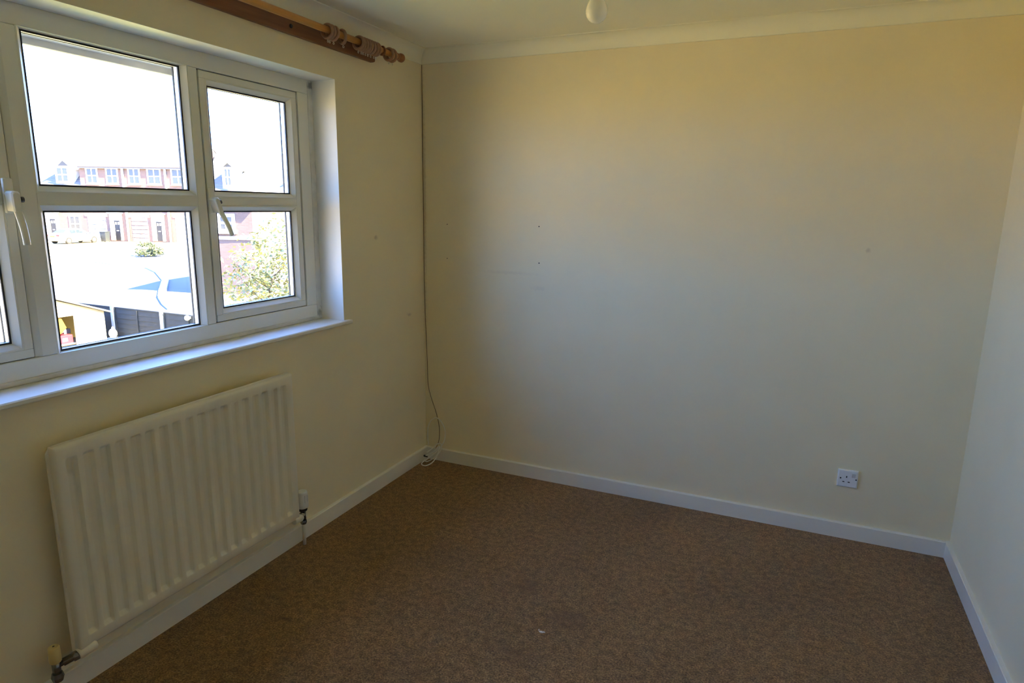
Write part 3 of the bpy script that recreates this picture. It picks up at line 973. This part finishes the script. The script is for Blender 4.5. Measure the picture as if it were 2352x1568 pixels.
M_yel = mat('yellow_fabric_bag', (0.26, 0.125, 0.010), 0.8, noise=0.2, nscale=10)
yb = MB().prism([(0, -0.20, 0.16), (0, -0.04, 0.20), (0, 0.10, 0.17), (0, 0.19, -0.06), (0, 0.05, -0.18), (0, -0.20, -0.14)], (0.12, 0, 0)).build('yellow_bag', M_yel, bevel=0.02)
yb.location = (SX - 0.16, 4.80, -0.98)
tag(yb, 'yellow bag hanging in the shed doorway above the red box', 'bag')
# hanging rail the bag is hooked over
sbld(MB().cyl((SX - 0.10, 2.865, -0.80), (SX - 0.10, 5.735, -0.80), 0.012, n=10), 'hanging_rail', M_post)
jm = mat('grey_clutter', (0.10, 0.11, 0.12), 0.6, noise=0.4, nscale=15)
jr = MB().sphere((0, 0, 0.06), 0.09, 12, 8, (1, 1.2, 0.7)).box(-0.06, 0.05, 0.08, 0.22, 0, 0.10).build('tool_bag', jm, bevel=0.004)
jr.location = (SX - 0.30, 4.96, -1.205)
tag(jr, 'small grey tool bag lying on the red box in the shed', 'bag')

# ================================================================ TERRACE HOUSES
HA = math.atan2(0.367, 0.93)
HO = (-64.059, 41.058, GZ)


def brick_mat(name, c, mortar):
    m = bpy.data.materials.new(name)
    m.use_nodes = True
    t = m.node_tree
    b = t.nodes['Principled BSDF']
    b.inputs['Roughness'].default_value = 0.9
    c_ = t.nodes.new('ShaderNodeTexCoord')
    mp = t.nodes.new('ShaderNodeMapping')
    mp.inputs['Rotation'].default_value = (math.radians(90), 0, 0)
    br = t.nodes.new('ShaderNodeTexBrick')
    br.inputs['Color1'].default_value = (*c, 1)
    br.inputs['Color2'].default_value = (*[x * 0.82 for x in c], 1)
    br.inputs['Mortar'].default_value = (*mortar, 1)
    br.inputs['Scale'].default_value = 1.0
    br.inputs['Brick Width'].default_value = 0.225
    br.inputs['Row Height'].default_value = 0.075
    br.inputs['Mortar Size'].default_value = 0.008
    t.links.new(c_.outputs['Object'], mp.inputs[0])
    t.links.new(mp.outputs[0], br.inputs[0])
    t.links.new(br.outputs[0], b.inputs['Base Color'])
    return m


M_brick = brick_mat('washed_red_brick', (0.125, 0.082, 0.070), (0.14, 0.10, 0.085))
M_slate = mat('grey_roof_tile', (0.10, 0.10, 0.10), 0.8, noise=0.1, nscale=3)
M_hwhite = mat('white_house_joinery', (0.75, 0.75, 0.74), 0.5)
M_hpane = mat('dark_house_pane', (0.050, 0.052, 0.056), 0.1)
M_hdoor = mat('black_front_door', (0.010, 0.010, 0.014), 0.35)
M_gable_shade = mat('blue_grey_gable_shade', (0.06, 0.062, 0.066), 0.8)  # shade on the white dormer gables, put into the colour


def Z(z):
    return z - GZ


def hwin(par, s0, s1, z0, z1, nx=2, nz=2, sur=True):
    """white framed window with casing and panes on the facade (local y = 0 is the wall face, -y is outwards)"""
    f = MB()
    cas = 0.14 if sur else 0.05
    f.box(s0, s1, -0.06, 0.02, Z(z0), Z(z0) + cas).box(s0, s1, -0.06, 0.02, Z(z1) - cas, Z(z1))
    f.box(s0, s0 + cas, -0.05, 0.02, Z(z0) + cas, Z(z1) - cas).box(s1 - cas, s1, -0.05, 0.02, Z(z0) + cas, Z(z1) - cas)
    f.box(s0 - 0.06, s1 + 0.06, -0.12, 0.0, Z(z0) - 0.06, Z(z0))
    aw, ah = (s1 - s0 - 2 * cas), (z1 - z0 - 2 * cas)
    for i in range(1, nx):
        x = s0 + cas + aw * i / nx
        f.box(x - 0.05, x + 0.05, -0.045, 0.0, Z(z0) + cas, Z(z1) - cas)
    for j in range(1, nz):
        z = z0 + cas + ah * j / nz
        f.box(s0 + cas, s1 - cas, -0.042, 0.0, Z(z) - 0.05, Z(z) + 0.05)
    fo_ = f.build('window_frame', M_hwhite, par)
    for i in range(nx):
        for j in range(nz):
            x0 = s0 + cas + aw * i / nx + 0.02; x1 = s0 + cas + aw * (i + 1) / nx - 0.02
            q0 = z0 + cas + ah * j / nz + 0.02; q1 = z0 + cas + ah * (j + 1) / nz - 0.02
            MB().box(x0, x1, -0.025, -0.01, Z(q0), Z(q1)).build('pane', M_hpane, fo_)
    return fo_


def hdoor(par, s0, s1, z0, z1, d0, d1, dz1):
    f = MB()
    f.box(s0, d0, -0.10, 0.0, Z(z0), Z(z1)).box(d1, s1, -0.10, 0.0, Z(z0), Z(z1)).box(d0, d1, -0.10, 0.0, Z(dz1), Z(z1)).box(s0 - 0.12, s1 + 0.12, -0.30, 0.0, Z(z1), Z(z1) + 0.12)
    f.build('door_surround', M_hwhite, par)
    d = MB().box(d0, d1, -0.04, 0.0, Z(z0), Z(dz1)).build('front_door', M_hdoor, par)
    for k in (0, 1):
        a = d0 + 0.10 + k * (d1 - d0) / 2 * 0.86
        MB().box(a, a + (d1 - d0) * 0.26, -0.046, -0.040, Z(dz1) - 0.42, Z(dz1) - 0.16).build('door_pane', M_conc, d)
    MB().box((d0 + d1) / 2 - 0.12, (d0 + d1) / 2 + 0.12, -0.052, -0.040, Z(z0) + 0.95, Z(z0) + 1.02).build('letter_plate', M_hwhite, d)


def gar(par, s0, s1, z0, z1):
    f = MB().box(s0, s1, 0.0, 0.02, Z(z0), Z(z1))
    g = f.build('garage_door', M_hwhite, par)
    for k in range(6):
        zz = z0 + (z1 - z0) * (k + 0.5) / 6
        MB().box(s0 + 0.06, s1 - 0.06, -0.03, 0.0, Z(zz) - 0.14, Z(zz) + 0.14).build('door_panel', M_hwhite, g)
    MB().box(s0 - 0.22, s1 + 0.22, -0.05, 0.0, Z(z1), Z(z1) + 0.22).build('lintel', M_hwhite, par)


def roof(par, s0, s1, ez, rz, depth, over=0.25):
    th = 0.12
    r = MB()
    k = (rz - ez) / depth
    r.prism([(s0, -over, Z(ez) - over * k), (s0, depth, Z(rz)), (s0, depth, Z(rz) - th), (s0, -over, Z(ez) - over * k - th)], (s1 - s0, 0, 0))
    r.prism([(s0, 2 * depth + over, Z(ez) - over * k), (s0, depth, Z(rz)), (s0, depth, Z(rz) - th), (s0, 2 * depth + over, Z(ez) - over * k - th)], (s1 - s0, 0, 0))
    MB().prism([(s0 + 0.05, 0.0, Z(ez) - 0.13), (s0 + 0.05, 2 * depth, Z(ez) - 0.13), (s0 + 0.05, depth, Z(rz) - 0.13)], (s1 - s0 - 0.1, 0, 0)).build('gable_wall', M_brick, par)
    ro = r.build('roof', M_slate, par)
    n = int(math.hypot(depth, rz - ez) / 0.36)
    c = MB()
    for i in range(n):
        t0 = i / n
        y = -over + (depth + over) * t0
        z = Z(ez) - over * k + (depth + over) * k * t0
        c.prism([(s0, y, z - 0.01), (s0, y - 0.0, z + 0.055), (s0, y + (depth + over) / n, z + (depth + over) / n * k + 0.008)], (s1 - s0, 0, 0))
    co = c.build('tile_courses', M_slate, par)
    co['kind'] = 'stuff'


def dormer(par, s0, s1, z0, ze, zp, y0, dl):
    """gabled dormer standing on the front slope"""
    d = MB().box(s0, s1, y0, y0 + dl, Z(z0), Z(ze)).build('dormer', M_hwhite, par)
    mid = (s0 + s1) / 2
    MB().prism([(s0, y0 - 0.02, Z(ze)), (s1, y0 - 0.02, Z(ze)), (mid, y0 - 0.02, Z(zp) - 0.2)], (0, dl, 0)).build('gable', M_hwhite, d)
    MB().prism([(mid - 0.55, y0 - 0.05, Z(ze) + 0.03), (mid + 0.55, y0 - 0.05, Z(ze) + 0.03), (mid, y0 - 0.05, Z(ze) + 0.03 + 0.5)], (0, 0.03, 0)).build('gable_shade_panel', M_gable_shade, d)  # dark triangle painted in for the shaded gable under the bargeboards
    b = MB()
    for a in (s0 - 0.25, s1 + 0.25):
        b.prism([(mid, y0 - 0.25, Z(zp)), (a, y0 - 0.25, Z(ze) - 0.12), (a, y0 - 0.25, Z(ze) - 0.32), (mid, y0 - 0.25, Z(zp) - 0.2)], (0, dl + 0.25, 0))
    b.build('dormer_roof', M_hwhite, d)
    hwin(d, s0 + 0.35, s1 - 0.35, z0 + 0.35, ze - 0.15, 2, 2, False)


# central taller block
tb = thing('brick_terrace', 'tall red brick terrace with a row of white sash windows across the road', 'house', HO, HA)
w_ = MB().box(-1.1, 10.9, 0, 8, 0, Z(4.87))
w_.build('wall', M_brick, tb)
for s0, s1 in ((-0.44, 0.80), (1.62, 2.90), (3.90, 5.15), (5.86, 7.30), (8.31, 9.76)):
    hwin(tb, s0, s1, 3.12, 4.76)
for s in (3.40, 7.77):
    MB().cyl((s, -0.10, 0), (s, -0.10, Z(4.8)), 0.11, n=10).build('downpipe', M_hwhite, tb)
MB().box(-1.1, 10.9, -0.28, 0.0, Z(4.80), Z(4.93)).build('gutter', mat('brown_gutter', (0.10, 0.07, 0.06), 0.6), tb)
roof(tb, -1.1, 10.9, 4.9, 7.0, 4.0, 0.25)
gar(tb, -0.81, 1.13, GZ, -0.10)
hdoor(tb, 1.54, 2.83, GZ + 0.12, 0.20, 1.98, 2.58, -0.46)
gar(tb, 3.75, 5.51, GZ, -0.14)
hdoor(tb, 5.88, 7.23, GZ + 0.12, 0.16, 6.33, 6.93, -0.52)
gar(tb, 8.35, 10.3, GZ, -0.10)

# left lower house with dormer
lh = thing('brick_house', 'lower brick house with a white gabled dormer, left of the tall terrace', 'house', HO, HA)
MB().box(-14, -1.101, 0.0, 8, 0, Z(2.75)).build('wall', M_brick, lh)
MB().box(-14, -1.101, -0.3, 0.0, Z(2.70), Z(2.9)).build('fascia', M_hwhite, lh)
roof(lh, -14, -1.101, 2.9, 6.4, 4.0, 0.3)
dormer(lh, -3.8, -1.95, 2.95, 4.85, 5.85, 0.25, 2.6)
hdoor(lh, -5.16, -3.83, GZ + 0.12, 0.20, -4.74, -4.14, -0.42)
hwin(lh, -2.75, -1.55, -1.75, -0.02)

# right lower house with dormer
rh = thing('brick_house', 'lower brick house with a white dormer and broad tiled roof, right of the tall terrace', 'house', HO, HA)
MB().box(11.0, 34, 0.0, 8, 0, Z(2.45)).build('wall', M_brick, rh)
MB().box(11.0, 34, -0.3, 0.0, Z(2.40), Z(2.6)).build('fascia', M_hwhite, rh)
roof(rh, 11.2, 34, 2.6, 6.6, 4.0, 0.3)
dormer(rh, 13.42, 14.78, 2.8, 4.95, 5.6, 0.25, 2.8)
dormer(rh, 21.0, 22.4, 2.8, 4.95, 5.6, 0.25, 2.8)

# nearer brick building by the tree
nb = thing('brick_building', 'nearer low brick building with a white window, behind the garden tree', 'building', (-22.94, 17.92, GZ), HA)
MB().box(0, 2.7, 0, 6, 0, 4.0).build('wall', M_brick, nb)
MB().prism([(-0.2, -0.2, 3.95), (-0.2, 3.0, 4.35), (-0.2, 6.2, 3.95)], (3.1, 0, 0)).build('roof', M_slate, nb)
hwin(nb, 1.12, 1.92, 0.20, 1.02)
MB().box(0, 2.7, -0.04, 0, 2.48, 2.62).build('string_course', M_hwhite, nb)

# wheelie bin
wbn = thing('wheelie_bin', 'dark grey wheelie bin between garage and black front door', 'bin', (0, 0, 0))
hm = Matrix.Rotation(HA, 4, 'Z')
wbn.location = Vector(HO) + hm @ Vector((1.50, -1.0, 0))
wbn.rotation_euler = (0, 0, HA)
M_bin = mat('dark_bin_plastic', (0.025, 0.030, 0.035), 0.5)
MB().loft([[(-0.25, -0.30, 0.06), (0.25, -0.30, 0.06), (0.25, 0.30, 0.06), (-0.25, 0.30, 0.06)], [(-0.30, -0.36, 0.98), (0.30, -0.36, 0.98), (0.30, 0.36, 0.98), (-0.30, 0.36, 0.98)]], smooth=False).build('bin_body', M_bin, wbn, bevel=0.02)
MB().prism([(-0.33, -0.40, 0.98), (-0.33, 0.42, 0.98), (-0.33, 0.42, 1.04), (-0.33, 0.0, 1.08), (-0.33, -0.40, 1.03)], (0.66, 0, 0)).build('bin_lid', M_bin, wbn, bevel=0.015)
for sx_ in (-0.24, 0.24):
    MB().cyl((sx_ - 0.03, 0.28, 0.10), (sx_ + 0.03, 0.28, 0.10), 0.10, n=16).build('wheel', M_bin, wbn)

# ================================================================ CAR
M_car = mat('silver_car_paint', (0.22, 0.22, 0.225), 0.4, metal=0.0)
M_cglass = mat('car_glass', (0.03, 0.04, 0.05), 0.08)
M_tyre = mat('tyre_rubber', (0.02, 0.02, 0.02), 0.8)
M_tail = mat('red_tail_lamp', (0.22, 0.012, 0.012), 0.3)
M_plate = mat('yellow_number_plate', (0.20, 0.13, 0.012), 0.5)
M_rim = mat('silver_wheel_rim', (0.3, 0.3, 0.3), 0.3, metal=0.6)
car = thing('car', 'silver saloon car parked nose towards the garage', 'car')
car.location = Vector(HO) + hm @ Vector((0.10, -3.5, 0))
car.rotation_euler = (0, 0, HA + math.radians(78))
# local +x = nose; sections (x, z_low, z_belt, half width)
secs = [(-2.28, 0.42, 0.86, 0.72), (-2.22, 0.30, 0.98, 0.82), (-1.9, 0.24, 1.02, 0.88), (-1.0, 0.22, 0.97, 0.90), (0.2, 0.22, 0.93, 0.90), (1.1, 0.22, 0.90, 0.89), (1.8, 0.24, 0.80, 0.86), (2.18, 0.28, 0.70, 0.80), (2.30, 0.40, 0.60, 0.70)]
body = MB()
rings = []
for x, z0, z1, hw in secs:
    rings.append([(x, -hw * 0.92, z0), (x, hw * 0.92, z0), (x, hw, z0 + 0.14), (x, hw, z1 - 0.12), (x, hw * 0.93, z1), (x, 0.0, z1 + 0.03), (x, -hw * 0.93, z1), (x, -hw, z1 - 0.12), (x, -hw, z0 + 0.14)])
body.loft(rings, smooth=True)
body.build('body', M_car, car)
cab = [(-1.72, 0.78, 1.00, 0.70, 1.00), (-1.05, 0.78, 0.98, 0.60, 1.36), (-0.55, 0.80, 0.96, 0.60, 1.43), (0.10, 0.80, 0.95, 0.60, 1.42), (0.42, 0.80, 0.94, 0.60, 1.36), (1.15, 0.78, 0.90, 0.70, 0.92)]
rings = []
for x, bw, bz, tw, tz in cab:
    rings.append([(x, -bw, bz - 0.05), (x, bw, bz - 0.05), (x, tw + (bw - tw) * 0.1, tz - 0.04), (x, tw * 0.8, tz), (x, -tw * 0.8, tz), (x, -tw - (bw - tw) * 0.1, tz - 0.04)])
cb_ = MB().loft(rings, smooth=True).build('cabin', M_car, car)
# glazing laid on the cabin
for sgn in (-1, 1):
    g = MB()
    for xa, xb in ((-1.0, -0.42), (-0.36, 0.34)):
        def sidept(x, t):
            for (x0, b0, q0, t0, z0), (x1, b1, q1, t1, z1) in zip(cab, cab[1:]):
                if x0 <= x <= x1:
                    u = (x - x0) / (x1 - x0)
                    bw = b0 + (b1 - b0) * u; bz = q0 + (q1 - q0) * u - 0.05; tw = t0 + (t1 - t0) * u; tz = z0 + (z1 - z0) * u - 0.04
                    tw = tw + (bw - tw) * 0.1
                    return (x, sgn * (bw + (tw - bw) * t + 0.008), bz + (tz - bz) * t)
        g.add([sidept(xa, 0.2), sidept(xb, 0.2), sidept(xb, 0.88), sidept(xa, 0.88)], [(0, 1, 2, 3)])
    g.build('side_window', M_cglass, cb_)
MB().add([(-1.66, -0.60, 1.045), (-1.66, 0.60, 1.045), (-1.10, 0.50, 1.345), (-1.10, -0.50, 1.345)], [(0, 1, 2, 3)]).build('rear_window', M_cglass, cb_)
MB().add([(1.06, -0.60, 0.975), (1.06, 0.60, 0.975), (0.48, 0.50, 1.345), (0.48, -0.50, 1.345)], [(0, 1, 2, 3)]).build('windscreen', M_cglass, cb_)
for x in (-1.38, 1.40):
    for sgn in (-1, 1):
        wh = MB().cyl((x, sgn * 0.74, 0.31), (x, sgn * 0.915, 0.31), 0.31, n=24).build('wheel', M_tyre, car)
        MB().lathe((x, sgn * 0.90, 0.31), (x, sgn * 0.925, 0.31), [(0, 0.20), (0.8, 0.20), (1, 0.06)], 20).build('wheel_rim', M_rim, wh)
for sgn in (-1, 1):
    MB().box(-2.29, -2.20, sgn * 0.62 - 0.16, sgn * 0.62 + 0.16, 0.74, 0.90).build('tail_lamp', M_tail, car, bevel=0.02)
MB().box(-2.30, -2.275, -0.26, 0.26, 0.66, 0.78).build('number_plate', M_plate, car)
MB().box(-2.33, -2.15, -0.80, 0.80, 0.38, 0.56).build('rear_bumper', M_car, car, bevel=0.04)
for sgn in (-1, 1):
    MB().box(0.55, 0.72, sgn * 0.98 - 0.10, sgn * 0.98 + 0.10, 0.95, 1.07).build('wing_mirror', M_car, car, bevel=0.03)

# ================================================================ TREE AND BUSH
M_leaf = mat('sunlit_tree_leaf', (0.19, 0.205, 0.075), 0.7, noise=0.5, nscale=2.0)
M_leaf2 = mat('sunlit_bush_leaf', (0.13, 0.14, 0.05), 0.7, noise=0.6, nscale=3.0)
M_bark = mat('grey_bark', (0.08, 0.065, 0.05), 0.9, noise=0.3, nscale=20)


def foliage(parent, material, centre, radii, n, size, seed, clumps=26):
    rnd = random.Random(seed)
    cl = []
    for _ in range(clumps):
        while True:
            p = Vector((rnd.uniform(-1, 1), rnd.uniform(-1, 1), rnd.uniform(-1, 1)))
            if p.length < 1:
                break
        p = p * (0.55 + 0.45 * p.length)
        cl.append((p, rnd.uniform(0.16, 0.34)))
    vs, fs = [], []
    for i in range(n):
        c, cr_ = rnd.choice(cl)
        p = c + Vector((rnd.gauss(0, 1), rnd.gauss(0, 1), rnd.gauss(0, 1))) * cr_ * 0.62
        p = Vector((centre[0] + p.x * radii[0], centre[1] + p.y * radii[1], centre[2] + p.z * radii[2]))
        a = Vector((rnd.gauss(0, 1), rnd.gauss(0, 1), rnd.gauss(0, 1) * 0.6)).normalized()
        b = a.orthogonal().normalized()
        b = (b * math.cos(rnd.uniform(0, 6.28)) + a.cross(b) * math.sin(rnd.uniform(0, 6.28))).normalized()
        s = size * rnd.uniform(0.6, 1.25)
        o = len(vs)
        vs += [p - a * s, p + b * s * 0.42 + a * s * 0.1, p + a * s, p - b * s * 0.42 + a * s * 0.1]
        fs.append((o, o + 1, o + 2, o + 3))
    mb = MB().add(vs, fs)
    me = bpy.data.meshes.new('foliage')
    me.from_pydata([tuple(v) for v in mb.v], [], mb.f)
    me.materials.append(material)
    ob = bpy.data.objects.new('foliage', me)
    COL.objects.link(ob)
    ob.parent = parent
    ob['kind'] = 'stuff'
    return ob


tr_ = thing('garden_tree', 'leafy yellow green tree growing beyond the garden fence', 'tree', (-11.25, 10.2, GZ))
tk = MB().tube([(0, 0, 0), (0.04, 0.02, 0.6), (-0.02, 0.05, 1.3), (0.03, 0.0, 2.1)], (0.075, 0.03), 10, 4)
for k in range(9):
    a = k * 2.4
    z = 0.75 + 0.16 * k
    tk.tube([(0.0, 0.02, z), (0.35 * math.cos(a), 0.35 * math.sin(a), z + 0.25), (0.85 * math.cos(a), 0.85 * math.sin(a), z + 0.75)], (0.025, 0.008), 6, 3)
tk.build('trunk', M_bark, tr_)
foliage(tr_, M_leaf, (0.05, 0, 2.30), (1.2, 1.2, 1.55), 3400, 0.075, 3, 34)

bu = thing('bush', 'round yellow green bush beside the road in front of the terrace', 'bush', (-42.6, 30.6, GZ))
MB().tube([(0, 0, 0), (0.1, 0.05, 0.35), (0.1, 0.1, 0.8)], (0.06, 0.02), 8, 3).build('stem', M_bark, bu)
foliage(bu, M_leaf2, (-0.1, 0.1, 0.52), (1.15, 1.15, 0.55), 1500, 0.10, 11, 16)
